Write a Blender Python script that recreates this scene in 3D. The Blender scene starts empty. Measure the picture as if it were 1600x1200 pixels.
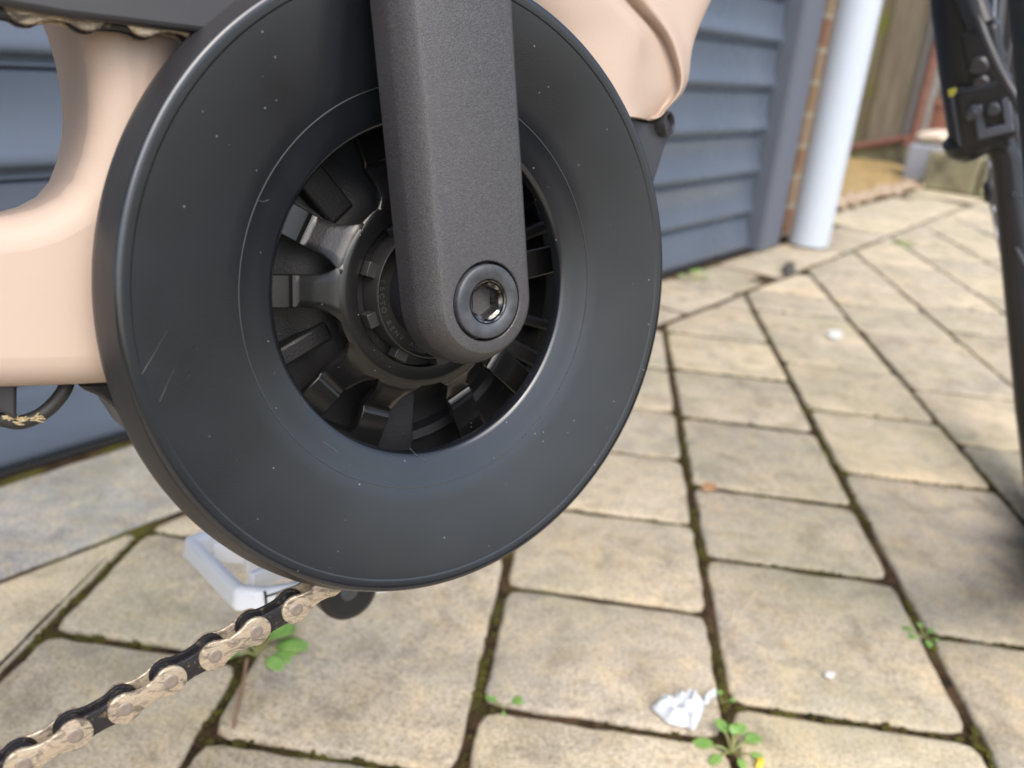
import bpy, bmesh, math, random
from math import sin, cos, pi, radians, atan, atan2, hypot, sqrt, degrees
from mathutils import Vector, Matrix, noise
random.seed(7)
sc = bpy.context.scene
COL = sc.collection

# ------------------------------------------------------------------ camera
F = 1340.0                       # focal length in pixels of the 1600 px wide photograph
PITCH = atan(528 / F); ROLL = radians(5.08); HCAM = 0.40
cam_d = bpy.data.cameras.new('camera'); cam = bpy.data.objects.new('camera', cam_d); COL.objects.link(cam)
Rcam = Matrix.Rotation(pi/2 - PITCH, 3, 'X') @ Matrix.Rotation(ROLL, 3, 'Z')
O = Vector((0, 0, HCAM))
cam.matrix_world = Matrix.Translation(O) @ Rcam.to_4x4()
cam_d.sensor_width = 36; cam_d.lens = F / 1600 * 36; cam_d.clip_start = 0.01; cam_d.clip_end = 400
cam_d.dof.use_dof = True; cam_d.dof.focus_distance = 0.262; cam_d.dof.aperture_fstop = 11.5
sc.camera = cam

# ------------------------------------------------------------------ sky and sun: bright overcast
SUN_EL, SUN_AZ = radians(52), radians(160)      # azimuth clockwise from +Y
w = bpy.data.worlds.new('World'); sc.world = w; w.use_nodes = True
nt = w.node_tree; nt.nodes.clear()
sky = nt.nodes.new('ShaderNodeTexSky'); sky.sky_type = 'NISHITA'; sky.sun_disc = False
sky.sun_elevation = SUN_EL; sky.sun_rotation = SUN_AZ; sky.air_density = 1.0; sky.dust_density = 4.0; sky.ozone_density = 1.0
hs = nt.nodes.new('ShaderNodeHueSaturation'); hs.inputs['Saturation'].default_value = 0.85
bg = nt.nodes.new('ShaderNodeBackground'); bg.inputs['Strength'].default_value = 0.15
wo = nt.nodes.new('ShaderNodeOutputWorld')
nt.links.new(sky.outputs[0], hs.inputs['Color']); nt.links.new(hs.outputs[0], bg.inputs[0]); nt.links.new(bg.outputs[0], wo.inputs[0])
sl = bpy.data.lights.new('sun', 'SUN'); sl.energy = 1.0; sl.angle = radians(60); sl.color = (1, .965, .92)
so = bpy.data.objects.new('sun', sl); COL.objects.link(so)
sdir = Vector((sin(SUN_AZ)*cos(SUN_EL), cos(SUN_AZ)*cos(SUN_EL), sin(SUN_EL)))
so.rotation_euler = sdir.to_track_quat('Z', 'Y').to_euler(); so.location = (0, -2, 5)
sc.view_settings.view_transform = 'Standard'; sc.view_settings.look = 'None'
sc.view_settings.gamma = 1; sc.view_settings.exposure = 1.0

# ------------------------------------------------------------------ measuring helpers (photo pixel -> point on a real plane)
def ray(x, y): return Rcam @ Vector(((x-800)/F, -(y-600)/F, -1))
def onplane(x, y, P0, N):
    d = ray(x, y); return O + d * ((P0 - O).dot(N) / d.dot(N))
def ground(x, y, z=0.0): return onplane(x, y, Vector((0, 0, z)), Vector((0, 0, 1)))
def atdepth(x, y, Y):
    d = ray(x, y); return O + d * (Y / d.y)
# bicycle frame axes: U forward, V up (the bike leans on its stand), N out of the drive side
A, B = radians(38.24), radians(10.3)
N = Vector((sin(A)*cos(B), -cos(A)*cos(B), sin(B))); U = Vector((cos(A), sin(A), 0)); V = N.cross(U)
if V.z < 0: V = -V
CB = Vector((-.0218, .2494, HCAM - .0714))
KB = CB.z / V.z
def L(x, y, t):
    """pixel -> (u, v) mm in the bicycle plane n = t mm"""
    P = onplane(x, y, CB + N*(t/1000), N) - CB
    return P.dot(U)*1000, P.dot(V)*1000

# ------------------------------------------------------------------ materials
def mat(name, base=(.5,.5,.5), rough=.5, metal=0, spec=.5, **kw):
    m = bpy.data.materials.new(name); m.use_nodes = True
    b = m.node_tree.nodes['Principled BSDF']
    b.inputs['Base Color'].default_value = (*base, 1); b.inputs['Roughness'].default_value = rough
    b.inputs['Metallic'].default_value = metal; b.inputs['Specular IOR Level'].default_value = spec
    for k, v in kw.items(): b.inputs[k.replace('_', ' ')].default_value = v
    return m
def nd(m, t, **kw):
    n = m.node_tree.nodes.new(t)
    for k, v in kw.items():
        if hasattr(n, k) and k not in n.inputs: setattr(n, k, v)
        else: n.inputs[k].default_value = v
    return n
def lk(m, a, b): m.node_tree.links.new(a, b)
def coords(m, scale=(1,1,1), out='Object', rot=(0,0,0)):
    tc = nd(m, 'ShaderNodeTexCoord'); mp = nd(m, 'ShaderNodeMapping'); mp.inputs['Scale'].default_value = scale; mp.inputs['Rotation'].default_value = rot
    lk(m, tc.outputs[out], mp.inputs['Vector']); return mp.outputs[0]
def noise_n(m, vec, scale, detail=4, rough=.55, dist=0):
    n = nd(m, 'ShaderNodeTexNoise'); n.inputs['Scale'].default_value = scale; n.inputs['Detail'].default_value = detail
    n.inputs['Roughness'].default_value = rough; n.inputs['Distortion'].default_value = dist
    lk(m, vec, n.inputs['Vector']); return n.outputs['Fac']
def ramp(m, fac, stops):
    r = nd(m, 'ShaderNodeValToRGB'); e = r.color_ramp.elements
    while len(e) < len(stops): e.new(.5)
    for i, (p, c) in enumerate(stops):
        e[i].position = p; e[i].color = (*c, 1) if len(c) == 3 else c
    lk(m, fac, r.inputs[0]); return r.outputs[0]
def mix(m, fac, a, b, mode='MIX'):
    n = nd(m, 'ShaderNodeMix'); n.data_type = 'RGBA'; n.blend_type = mode
    if hasattr(fac, 'links'): lk(m, fac, n.inputs[0])
    else: n.inputs[0].default_value = fac
    for s, v in ((6, a), (7, b)):
        if hasattr(v, 'links'): lk(m, v, n.inputs[s])
        else: n.inputs[s].default_value = (*v, 1)
    return n.outputs[2]
def bump(m, h, strength=.3, dist=.001, prev=None):
    b = nd(m, 'ShaderNodeBump'); b.inputs['Strength'].default_value = strength; b.inputs['Distance'].default_value = dist
    lk(m, h, b.inputs['Height'])
    if prev is not None: lk(m, prev, b.inputs['Normal'])
    return b.outputs[0]
def P(m): return m.node_tree.nodes['Principled BSDF']
def grey(v): return (v, v, v)
def specks(m, vec, scale, size, density_scale=None):
    """small dust specks: 1 at a speck"""
    v = nd(m, 'ShaderNodeTexVoronoi'); v.inputs['Scale'].default_value = scale; lk(m, vec, v.inputs['Vector'])
    a = ramp(m, v.outputs['Distance'], [(0, grey(1)), (size, grey(0))])
    sp = nd(m, 'ShaderNodeSeparateColor'); lk(m, v.outputs['Color'], sp.inputs[0])
    b = ramp(m, sp.outputs[0], [(.80, grey(0)), (.82, grey(1))])
    return mix(m, 1.0, a, b, 'MULTIPLY')

def m_plastic(name, base, rough, dust=.35, grain=.12, scale=2500, spk=260, size=.045):
    m = mat(name, base, rough)
    c = coords(m)
    col = mix(m, ramp(m, noise_n(m, c, 40, 5), [(.35, grey(0)), (.75, grey(1))]), base, tuple(x*1.25+.003 for x in base))
    s = specks(m, c, spk, size)
    s2 = nd(m, 'ShaderNodeMath', operation='MULTIPLY'); lk(m, s, s2.inputs[0]); s2.inputs[1].default_value = dust
    col = mix(m, s2.outputs[0], col, (.42, .42, .43))
    lk(m, col, P(m).inputs['Base Color'])
    r = ramp(m, noise_n(m, c, 25, 3), [(.3, grey(max(rough-.04, .02))), (.7, grey(rough+.05))])
    lk(m, r, P(m).inputs['Roughness'])
    lk(m, bump(m, noise_n(m, c, scale, 2), grain, .0003), P(m).inputs['Normal'])
    return m

M = {}
M['guard'] = m_plastic('black_guard_plastic', (.0065, .0075, .0100), .19, dust=.5, grain=.06, spk=300, size=.11)
P(M['guard']).inputs['Specular IOR Level'].default_value = .9; P(M['guard']).inputs['Specular Tint'].default_value = (.92, .95, 1, 1)
M['line'] = mat('scuffed_line', (.030, .032, .036), .40)
# textured powder coat of the crank: fine grain stretched across the arm
m = mat('textured_crank_coat', (.055, .054, .055), .5); c = coords(m, (1, 2.3, 1)); c0 = coords(m)
hN = noise_n(m, c, 1900, 2, .6)
lk(m, bump(m, hN, .65, .00024), P(m).inputs['Normal'])
lk(m, mix(m, ramp(m, noise_n(m, c, 2100, 1), [(.4, grey(0)), (.7, grey(1))]), (.014, .0138, .015), (.052, .051, .055)), P(m).inputs['Base Color'])
lk(m, ramp(m, noise_n(m, c0, 40, 4), [(.3, grey(.42)), (.7, grey(.56))]), P(m).inputs['Roughness'])
M['crank'] = m; P(m).inputs['Specular IOR Level'].default_value = 1.0
M['spider'] = m_plastic('spider_black', (.006, .006, .0064), .20, dust=.75, grain=.10, scale=1500, spk=420, size=.09)
M['lock'] = m_plastic('lockring_black', (.020, .0195, .0195), .38, dust=.3, grain=.25, scale=900)
M['motor'] = m_plastic('motor_cast_black', (.005, .005, .006), .5, dust=.5, grain=.45, scale=1600, spk=500, size=.08)
M['rubber'] = m_plastic('black_rubber', (.018, .018, .018), .55, dust=.2)
M['blackpaint'] = m_plastic('black_paint', (.010, .011, .014), .32, dust=.1, grain=.02)
M['blackmetal'] = m_plastic('black_anodised', (.03, .03, .034), .34, dust=.15)
M['barcover'] = m_plastic('grey_black_guard', (.020, .021, .024), .42, dust=.2, grain=.05)
M['washer'] = mat('grey_steel_washer', (.22, .23, .25), .45, .3); c = coords(M['washer'])
lk(M['washer'], ramp(M['washer'], noise_n(M['washer'], c, 260, 5), [(.3, (.045, .048, .055)), (.7, (.085, .09, .10))]), P(M['washer']).inputs['Base Color'])
M['chrome'] = mat('dirty_steel_bolt', (.42, .42, .42), .25, 1.0); c = coords(M['chrome'])
lk(M['chrome'], ramp(M['chrome'], noise_n(M['chrome'], c, 500, 5), [(.38, (.05, .045, .04)), (.66, (.30, .30, .30))]), P(M['chrome']).inputs['Base Color'])
# beige frame paint
m = mat('beige_frame_paint', (.60, .455, .355), .5, spec=.3); c = coords(m)
lk(m, mix(m, ramp(m, noise_n(m, c, 12, 3), [(.3, grey(0)), (.7, grey(1))]), (.43, .338, .272), (.455, .36, .295)), P(m).inputs['Base Color'])
sc1 = specks(m, c, 190, .06); sc2 = nd(m, 'ShaderNodeMath', operation='MULTIPLY'); lk(m, sc1, sc2.inputs[0]); sc2.inputs[1].default_value = .5
lk(m, mix(m, sc2.outputs[0], P(m).inputs['Base Color'].links[0].from_socket, (.22, .15, .10)), P(m).inputs['Base Color'])
lk(m, bump(m, noise_n(m, c, 700, 2), .12, .0005), P(m).inputs['Normal'])
M['beige'] = m
# chain
m = mat('nickel_outer_plate', (.60, .49, .37), .40, .7); c = coords(m)
dirt = ramp(m, noise_n(m, coords(m, (1, 2.2, 1), rot=(0, 0, .5)), 210, 5, .66, 1.0), [(.40, grey(0)), (.62, grey(1))])
lk(m, mix(m, dirt, (.58, .49, .37), (.10, .08, .06)), P(m).inputs['Base Color'])
lk(m, ramp(m, dirt, [(0, grey(.36)), (1, grey(.65))]), P(m).inputs['Roughness'])
lk(m, mix(m, dirt, grey(.75), grey(.1)), P(m).inputs['Metallic'])
lk(m, bump(m, noise_n(m, c, 700, 4), .25, .0004), P(m).inputs['Normal'])
M['nickel'] = m
m = mat('oily_black_link', (.022, .021, .022), .28, .3); c = coords(m)
lk(m, mix(m, ramp(m, noise_n(m, c, 420, 5, .7), [(.56, grey(0)), (.66, grey(1))]), (.020, .020, .023), (.16, .12, .075)), P(m).inputs['Base Color'])
lk(m, bump(m, noise_n(m, c, 900, 3), .35, .0004), P(m).inputs['Normal'])
M['link'] = m
M['rivet'] = mat('rivet_steel', (.26, .22, .19), .42, .5)
# door steel
m = mat('grey_blue_door_steel', (.08, .11, .16), .34, spec=.55); c = coords(m)
lk(m, mix(m, ramp(m, noise_n(m, c, 5, 5), [(.3, grey(0)), (.7, grey(1))]), (.072, .094, .130), (.086, .110, .150)), P(m).inputs['Base Color'])
lk(m, ramp(m, noise_n(m, c, 9, 5), [(.3, grey(.24)), (.7, grey(.34))]), P(m).inputs['Roughness'])
M['door'] = m
M['postpaint'] = mat('grey_post_paint', (.098, .112, .145), .45)
M['seal_gap_black'] = mat('door_seal_and_gap_black', (.02, .02, .02), .7)
m = mat('white_pvc', (.47, .53, .61), .25); M['pvc'] = m
m = mat('pedal_white_plastic', (.78, .82, .88), .30, Subsurface_Weight=.3, Subsurface_Radius=(.01, .01, .012)); M['pedal'] = m

# stone pavers: colour per paver through a face attribute
def m_paver(name, cols, dark):
    m = mat(name, rough=.85, spec=.25); c = coords(m)
    at = nd(m, 'ShaderNodeAttribute'); at.attribute_name = 'tone'
    sp = nd(m, 'ShaderNodeSeparateColor'); lk(m, at.outputs['Color'], sp.inputs[0])
    base = ramp(m, sp.outputs[0], [(0, cols[0]), (.5, cols[1]), (1, cols[2])])
    big = ramp(m, noise_n(m, c, 14, 6, .65), [(.32, grey(0)), (.68, grey(1))])
    b1 = mix(m, big, base, mix(m, 1, base, (.80, .82, .86), 'MULTIPLY'))
    pat = ramp(m, noise_n(m, c, 55, 5, .6), [(.45, grey(0)), (.75, grey(1))])
    b2 = mix(m, pat, b1, mix(m, .55, b1, (.56, .45, .26)))
    och = ramp(m, noise_n(m, c, 9, 4, .6), [(.42, grey(0)), (.70, grey(.45))])
    b2 = mix(m, och, b2, mix(m, 1, b2, (1.06, .98, .78), 'MULTIPLY'))
    gry = ramp(m, noise_n(m, coords(m, (1, 1, 1), rot=(0, 0, 1)), 7, 5, .65), [(.50, grey(0)), (.76, grey(.6))])
    b2 = mix(m, gry, b2, mix(m, 1, b2, (.74, .78, .84), 'MULTIPLY'))
    sand = ramp(m, noise_n(m, c, 420, 4, .75), [(.3, grey(.38)), (.48, grey(.98)), (.72, grey(1.45))])
    b3 = mix(m, 1, b2, sand, 'MULTIPLY')
    blot = ramp(m, noise_n(m, c, 30, 3, .6, .6), [(.30, grey(.72)), (.5, grey(1)), (.7, grey(1.12))])
    b3 = mix(m, 1, b3, blot, 'MULTIPLY')
    sp2 = ramp(m, noise_n(m, c, 130, 3), [(.66, grey(0)), (.74, grey(1))])
    b4 = mix(m, sp2, b3, dark)
    # lichen/algae tint patches
    alg = ramp(m, noise_n(m, c, 5, 4), [(.47, grey(0)), (.70, grey(.45))])
    b5 = mix(m, alg, b4, (.31, .31, .20))
    # dirt low on the rounded edges of each paver (z below the top)
    sx = nd(m, 'ShaderNodeSeparateXYZ'); tc = nd(m, 'ShaderNodeTexCoord'); lk(m, tc.outputs['Object'], sx.inputs[0])
    zz = nd(m, 'ShaderNodeMath', operation='MULTIPLY_ADD'); lk(m, sx.outputs['Z'], zz.inputs[0]); zz.inputs[1].default_value = 230; zz.inputs[2].default_value = 1.6
    ed = ramp(m, zz.outputs[0], [(.0, grey(1)), (1.0, grey(0))])
    lk(m, mix(m, ed, b5, (.055, .045, .03)), P(m).inputs['Base Color'])
    h = bump(m, noise_n(m, c, 60, 5), .35, .004)
    lk(m, bump(m, noise_n(m, c, 500, 3, .7), .8, .0012, h), P(m).inputs['Normal'])
    return m
M['paver'] = m_paver('tumbled_paver_stone', ((.45, .395, .315), (.54, .465, .345), (.60, .52, .37)), (.24, .21, .165))
M['border'] = m_paver('grey_border_stone', ((.28, .285, .285), (.32, .32, .315), (.35, .345, .33)), (.2, .19, .17))
m = mat('joint_soil', rough=.95, spec=.1); c = coords(m)
s1 = mix(m, ramp(m, noise_n(m, c, 90, 5), [(.35, grey(0)), (.7, grey(1))]), (.022, .015, .010), (.10, .062, .035))
s2 = mix(m, ramp(m, noise_n(m, c, 14, 4), [(.52, grey(0)), (.66, grey(1))]), s1, (.085, .085, .020))
lk(m, s2, P(m).inputs['Base Color']); lk(m, bump(m, noise_n(m, c, 300, 4), 1, .004), P(m).inputs['Normal']); M['soil'] = m
m = mat('moss_green', rough=.9, spec=.1); c = coords(m)
lk(m, ramp(m, noise_n(m, c, 45, 4), [(.3, (.040, .026, .012)), (.5, (.055, .048, .014)), (.75, (.10, .10, .018))]), P(m).inputs['Base Color']); M['moss'] = m
def m_leaf(name, c1, c2):
    m = mat(name, c1, .45, Subsurface_Weight=.1); c = coords(m)
    lk(m, ramp(m, noise_n(m, c, 90, 3), [(.3, c1), (.7, c2)]), P(m).inputs['Base Color']); return m
M['leaf'] = m_leaf('fresh_green_leaf', (.12, .26, .05), (.24, .40, .10))
M['stalk'] = m_leaf('weed_stalk', (.20, .28, .08), (.25, .15, .08))
M['yellow'] = mat('yellow_petal', (.75, .50, .05), .6); M['orange'] = mat('dry_orange_leaf', (.36, .20, .10), .7)
M['tissue'] = mat('white_torn_plastic', (.56, .60, .64), .5, Subsurface_Weight=.2, Subsurface_Radius=(.004, .004, .004))
M['lime'] = mat('white_dropping', (.6, .6, .57), .7); M['pebble'] = mat('dark_pebble', (.06, .055, .05), .8)
# brick
m = mat('brick', rough=.85, spec=.2); c = coords(m)
bt = nd(m, 'ShaderNodeTexBrick'); lk(m, c, bt.inputs['Vector'])
for k, v in dict(Scale=1.0, ).items(): bt.inputs[k].default_value = v
bt.inputs['Mortar Size'].default_value = .006; bt.inputs['Brick Width'].default_value = .225; bt.inputs['Row Height'].default_value = .075
bt.inputs['Color1'].default_value = (.30, .13, .075, 1); bt.inputs['Color2'].default_value = (.36, .23, .13, 1); bt.inputs['Mortar'].default_value = (.50, .44, .33, 1)
lk(m, mix(m, ramp(m, noise_n(m, c, 25, 5), [(.4, grey(0)), (.75, grey(.6))]), bt.outputs[0], (.42, .34, .22)), P(m).inputs['Base Color'])
lk(m, bump(m, bt.outputs['Fac'], -.6, .006), P(m).inputs['Normal']); M['brick'] = m
def m_wood(name, a, b, moss=0.0):
    m = mat(name, a, .8, spec=.2); c = coords(m, (1, 1, .06)); c2 = coords(m)
    w1 = mix(m, ramp(m, noise_n(m, c, 90, 5), [(.3, grey(0)), (.7, grey(1))]), a, b)
    w2 = mix(m, ramp(m, noise_n(m, c2, 5, 4), [(.62 - moss, grey(0)), (.75 - moss, grey(1))]), w1, (.15, .15, .035))
    lk(m, w2, P(m).inputs['Base Color']); lk(m, bump(m, noise_n(m, c, 130, 4), .5, .004), P(m).inputs['Normal']); return m
M['wood'] = m_wood('weathered_fence_wood', (.13, .105, .075), (.25, .215, .16))
M['woodmoss'] = m_wood('mossy_fence_wood', (.10, .085, .05), (.20, .17, .10), .12)
M['woodgrey'] = m_wood('grey_post_wood', (.17, .165, .15), (.27, .26, .24), -.1)
m = mat('rusty_red_iron', rough=.8); c = coords(m)
lk(m, ramp(m, noise_n(m, c, 40, 4), [(.3, (.13, .055, .04)), (.7, (.22, .10, .075))]), P(m).inputs['Base Color']); M['rust'] = m
m = mat('golden_gravel', rough=.85); c = coords(m)
v = nd(m, 'ShaderNodeTexVoronoi'); v.inputs['Scale'].default_value = 90; lk(m, c, v.inputs['Vector']); spv = nd(m, 'ShaderNodeSeparateColor'); lk(m, v.outputs['Color'], spv.inputs[0])
lk(m, ramp(m, spv.outputs[0], [(0, (.19, .12, .035)), (.5, (.30, .20, .065)), (1, (.40, .30, .15))]), P(m).inputs['Base Color'])
lk(m, bump(m, v.outputs['Distance'], -1, .006), P(m).inputs['Normal']); M['gravel'] = m
m = mat('mossy_old_stone', rough=.9); c = coords(m)
lk(m, ramp(m, noise_n(m, c, 10, 5), [(.3, (.10, .09, .055)), (.5, (.20, .18, .11)), (.7, (.25, .26, .13))]), P(m).inputs['Base Color'])
lk(m, bump(m, noise_n(m, c, 30, 5), .8, .01), P(m).inputs['Normal']); M['oldstone'] = m
M['cream'] = mat('cream_render', (.62, .52, .40), .8); M['paleslab'] = mat('pale_blue_grey_slab', (.27, .28, .31), .7); M['terra'] = mat('terracotta', (.20, .085, .055), .75)
M['yellowdot'] = mat('yellow_dot', (.42, .40, .06), .5); M['decal'] = mat('grey_decal', (.09, .10, .13), .45)
M['steel'] = mat('bright_steel', (.65, .65, .66), .22, 1.0); M['spokem'] = mat('spoke_steel', (.28, .29, .32), .35, .6)

# ------------------------------------------------------------------ mesh helpers
def link(o, parent=None):
    COL.objects.link(o)
    if parent: o.parent = parent
    return o
def finish(name, bm, m, parent=None, smooth=True, bevel=0, seg=3, subsurf=0, angle=35, recalc=True):
    if recalc: bmesh.ops.recalc_face_normals(bm, faces=bm.faces)
    me = bpy.data.meshes.new(name); bm.to_mesh(me); bm.free()
    o = bpy.data.objects.new(name, me); me.materials.append(m)
    if smooth:
        for p in me.polygons: p.use_smooth = True
        if not subsurf: me.set_sharp_from_angle(angle=radians(angle))
    link(o, parent)
    if bevel:
        b = o.modifiers.new('bevel', 'BEVEL'); b.width = bevel; b.segments = seg; b.limit_method = 'ANGLE'; b.angle_limit = radians(30); b.harden_normals = False
    if subsurf:
        s = o.modifiers.new('subd', 'SUBSURF'); s.levels = subsurf; s.render_levels = subsurf
    return o
def prop(o, label=None, cat=None, group=None, kind=None):
    for k, v in (('label', label), ('category', cat), ('group', group), ('kind', kind)):
        if v: o[k] = v
    return o
def empty(name, loc):
    o = bpy.data.objects.new(name, None); o.empty_display_size = .05; o.location = loc; COL.objects.link(o); return o
def box(bm, c, h, X=Vector((1,0,0)), Y=Vector((0,1,0)), Z=Vector((0,0,1))):
    c = Vector(c); vs = [bm.verts.new(c + X*(h[0]*i) + Y*(h[1]*j) + Z*(h[2]*k)) for i in (-1,1) for j in (-1,1) for k in (-1,1)]
    for f in ((0,1,3,2),(4,6,7,5),(0,4,5,1),(2,3,7,6),(0,2,6,4),(1,5,7,3)): bm.faces.new([vs[q] for q in f])
def tube(bm, pts, rad, seg=12, cap=True):
    pts = [Vector(p) for p in pts]; rs = rad if isinstance(rad, (list, tuple)) else [rad]*len(pts)
    rings = []; up = None
    for i, p in enumerate(pts):
        t = (pts[min(i+1, len(pts)-1)] - pts[max(i-1, 0)]).normalized()
        if up is None: up = t.orthogonal().normalized()
        up = (up - t*up.dot(t)).normalized(); s = t.cross(up)
        rings.append([bm.verts.new(p + (up*cos(2*pi*k/seg) + s*sin(2*pi*k/seg))*rs[i]) for k in range(seg)])
    for a, b in zip(rings, rings[1:]):
        for k in range(seg): bm.faces.new((a[k], a[(k+1)%seg], b[(k+1)%seg], b[k]))
    if cap: bm.faces.new(rings[0][::-1]); bm.faces.new(rings[-1])
def smoothpath(pts, n=8):
    pts = [Vector(p) for p in pts]; out = []
    for i in range(len(pts)-1):
        p0 = pts[max(i-1,0)]; p1 = pts[i]; p2 = pts[i+1]; p3 = pts[min(i+2, len(pts)-1)]
        for k in range(n):
            t = k/n; out.append(.5*((2*p1) + (p2-p0)*t + (2*p0-5*p1+4*p2-p3)*t*t + (3*p1-p0-3*p2+p3)*t**3))
    out.append(pts[-1]); return out
def lathe(bm, prof, seg=96, closed=False, centre=(0,0)):
    """prof [(r, t)], axis = local z"""
    rings = [[bm.verts.new((centre[0]+r*cos(2*pi*k/seg), centre[1]+r*sin(2*pi*k/seg), t)) for k in range(seg)] for r, t in prof]
    pr = list(zip(rings, rings[1:])) + ([(rings[-1], rings[0])] if closed else [])
    for a, b in pr:
        for k in range(seg): bm.faces.new((a[k], a[(k+1)%seg], b[(k+1)%seg], b[k]))
    return rings
def prism(bm, poly, z0, z1):
    a = [bm.verts.new((x, y, z0)) for x, y in poly]; b = [bm.verts.new((x, y, z1)) for x, y in poly]
    bm.faces.new(a); bm.faces.new(b)
    for i in range(len(a)): j = (i+1) % len(a); bm.faces.new((a[i], a[j], b[j], b[i]))

# ------------------------------------------------------------------ the ground
D0 = Vector((-.4535, .6755, 0)); DD = Vector((.59416, .80434, 0)); DN = Vector((.80434, -.59416, 0))   # door line, away from the door
def dp(s, q, z=0): return D0 + DD*s + DN*q + Vector((0, 0, z))
bm = bmesh.new()
vs = [bm.verts.new(p) for p in ((-60,-60,-.0036), (60,-60,-.0036), (60,60,-.0036), (-60,60,-.0036))]; bm.faces.new(vs)
prop(finish('ground', bm, M['soil'], smooth=False), kind='structure')

pd = Vector((.0842, .9964, 0)); pq = Vector((.9964, -.0842, 0))     # row direction and across
def clip(poly, P0, n):
    out = []
    for i in range(len(poly)):
        a, b = poly[i], poly[(i+1) % len(poly)]; da = (a-P0).dot(n); db = (b-P0).dot(n)
        if da >= 0: out.append(a)
        if (da >= 0) != (db >= 0): out.append(a + (b-a)*(da/(da-db)))
    return out
def inset(poly, d):
    n = len(poly); c = sum(poly, Vector((0,0,0)))/n; out = []
    ar = sum(poly[i].x*poly[(i+1)%n].y - poly[(i+1)%n].x*poly[i].y for i in range(n))
    sg = 1 if ar > 0 else -1
    for i in range(n):
        a, b, e = poly[i-1], poly[i], poly[(i+1)%n]
        d1 = (b-a).normalized(); d2 = (e-b).normalized()
        n1 = Vector((-d1.y, d1.x, 0))*sg; n2 = Vector((-d2.y, d2.x, 0))*sg
        k = 1 + n1.dot(n2)
        out.append(b + (n1+n2)*(d/max(k, .35)))
    return out
def paver(bm, lay, poly, gap, tone, zoff=0.0):
    poly = [p for i, p in enumerate(poly) if (p - poly[i-1]).length > .002]
    if len(poly) < 3: return
    ar = abs(sum(poly[i].x*poly[(i+1)%len(poly)].y - poly[(i+1)%len(poly)].x*poly[i].y for i in range(len(poly))))/2
    if ar < .0012: return
    c = sum(poly, Vector((0,0,0)))/len(poly); dist = (c - Vector((0,.3,0))).length
    poly = inset(poly, gap)
    step = .012 if dist < 1.0 else (.03 if dist < 2.2 else .12)
    # round the corners, then cut the edges fine and roughen them
    rc = min(.012, .2*min((poly[i]-poly[i-1]).length for i in range(len(poly))))
    pts = []
    for i in range(len(poly)):
        a, b, e = poly[i-1], poly[i], poly[(i+1)%len(poly)]
        p1 = b + (a-b).normalized()*rc; p2 = b + (e-b).normalized()*rc
        pts += [p1, (p1+p2)/4 + b/2, p2]
    fine = []
    for i in range(len(pts)):
        a, b = pts[i], pts[(i+1)%len(pts)]; k = max(1, int((b-a).length/step))
        fine += [a + (b-a)*(j/k) for j in range(k)]
    rough = []
    for p in fine:
        nz = noise.noise(p*38)*.0022 + noise.noise(p*120)*.0011
        rough.append(p + (p-c).normalized()*nz)
    tk = .006 if ar < .04 else .002; tilt = Vector((random.uniform(-tk,tk), random.uniform(-tk,tk), 0)); dz = random.uniform(-.0015, .0010) + zoff
    def ring(d, z):
        q = inset(rough, d) if d and dist < 1.6 else [p + (c-p).normalized()*d for p in rough]
        return [bm.verts.new((p.x, p.y, z + dz + (p-c).dot(tilt) + (noise.noise(p*90)*.0008 if z > -.004 else 0))) for p in q]
    R = [ring(0, -.014), ring(0, -.0050), ring(.0007, -.0024), ring(.0018, -.0008), ring(.0042, 0)]
    fs = []
    for a, b in zip(R, R[1:]):
        for i in range(len(a)): fs.append(bm.faces.new((a[i], a[(i+1)%len(a)], b[(i+1)%len(a)], b[i])))
    fs.append(bm.faces.new(R[-1]))
    for f in fs:
        for l in f.loops: l[lay] = (tone, tone, tone, 1)
rows = [(-.345, -.200), (-.200, -.042), (-.042, .123), (.123, .290), (.290, .458), (.458, .625)]
k = -.345
while k > -1.3: rows.append((k-.150, k)); k -= .150
k = .625
while k < 3.6: rows.append((k, k+.168)); k += .168
known = {-.345: [.29, .450, .583, .72], -.200: [.20, .380, .625, .80], -.042: [.16, .30, .441, .577, .712, .851, .984, 1.142, 1.32],
         .123: [.28, .478, .661, .795, .976, 1.149, 1.32, 1.50, 1.64, 1.9], .290: [.18, .36, .591, .872, 1.054, 1.235, 1.518, 1.66, 1.84, 2.1],
         .458: [.25, .53, .70, .995, 1.180, 1.452, 1.63]}
bm = bmesh.new(); lay = bm.loops.layers.color.new('tone')
joints = []
for c0, c1 in rows:
    js = list(known.get(c0, [random.uniform(.1, .3)]))
    while js[-1] < 6.5: js.append(js[-1] + random.choice((.137, .178, .178, .275)))
    while js[0] > -.9: js.insert(0, js[0] - random.choice((.137, .178, .275)))
    for a, b in zip(js, js[1:]):
        poly = [pq*c0 + pd*a, pq*c1 + pd*a, pq*c1 + pd*b, pq*c0 + pd*b]
        # the paving ends at the border course, at the gravel, and at the low garden wall
        poly = clip(poly, dp(0, .160), DN) if len(poly) > 2 else poly
        if len(poly) < 3: continue
        poly = clip(poly, dp(4.05, 0), -DD)
        if len(poly) < 3: continue
        paver(bm, lay, poly, random.uniform(.0024, .0042), random.random())
        joints.append((pq*c1 + pd*a, pq*c1 + pd*b)); joints.append((pq*c0 + pd*a, pq*c1 + pd*a))
prop(finish('block_paving', bm, M['paver'], angle=60), kind='structure')
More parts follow.
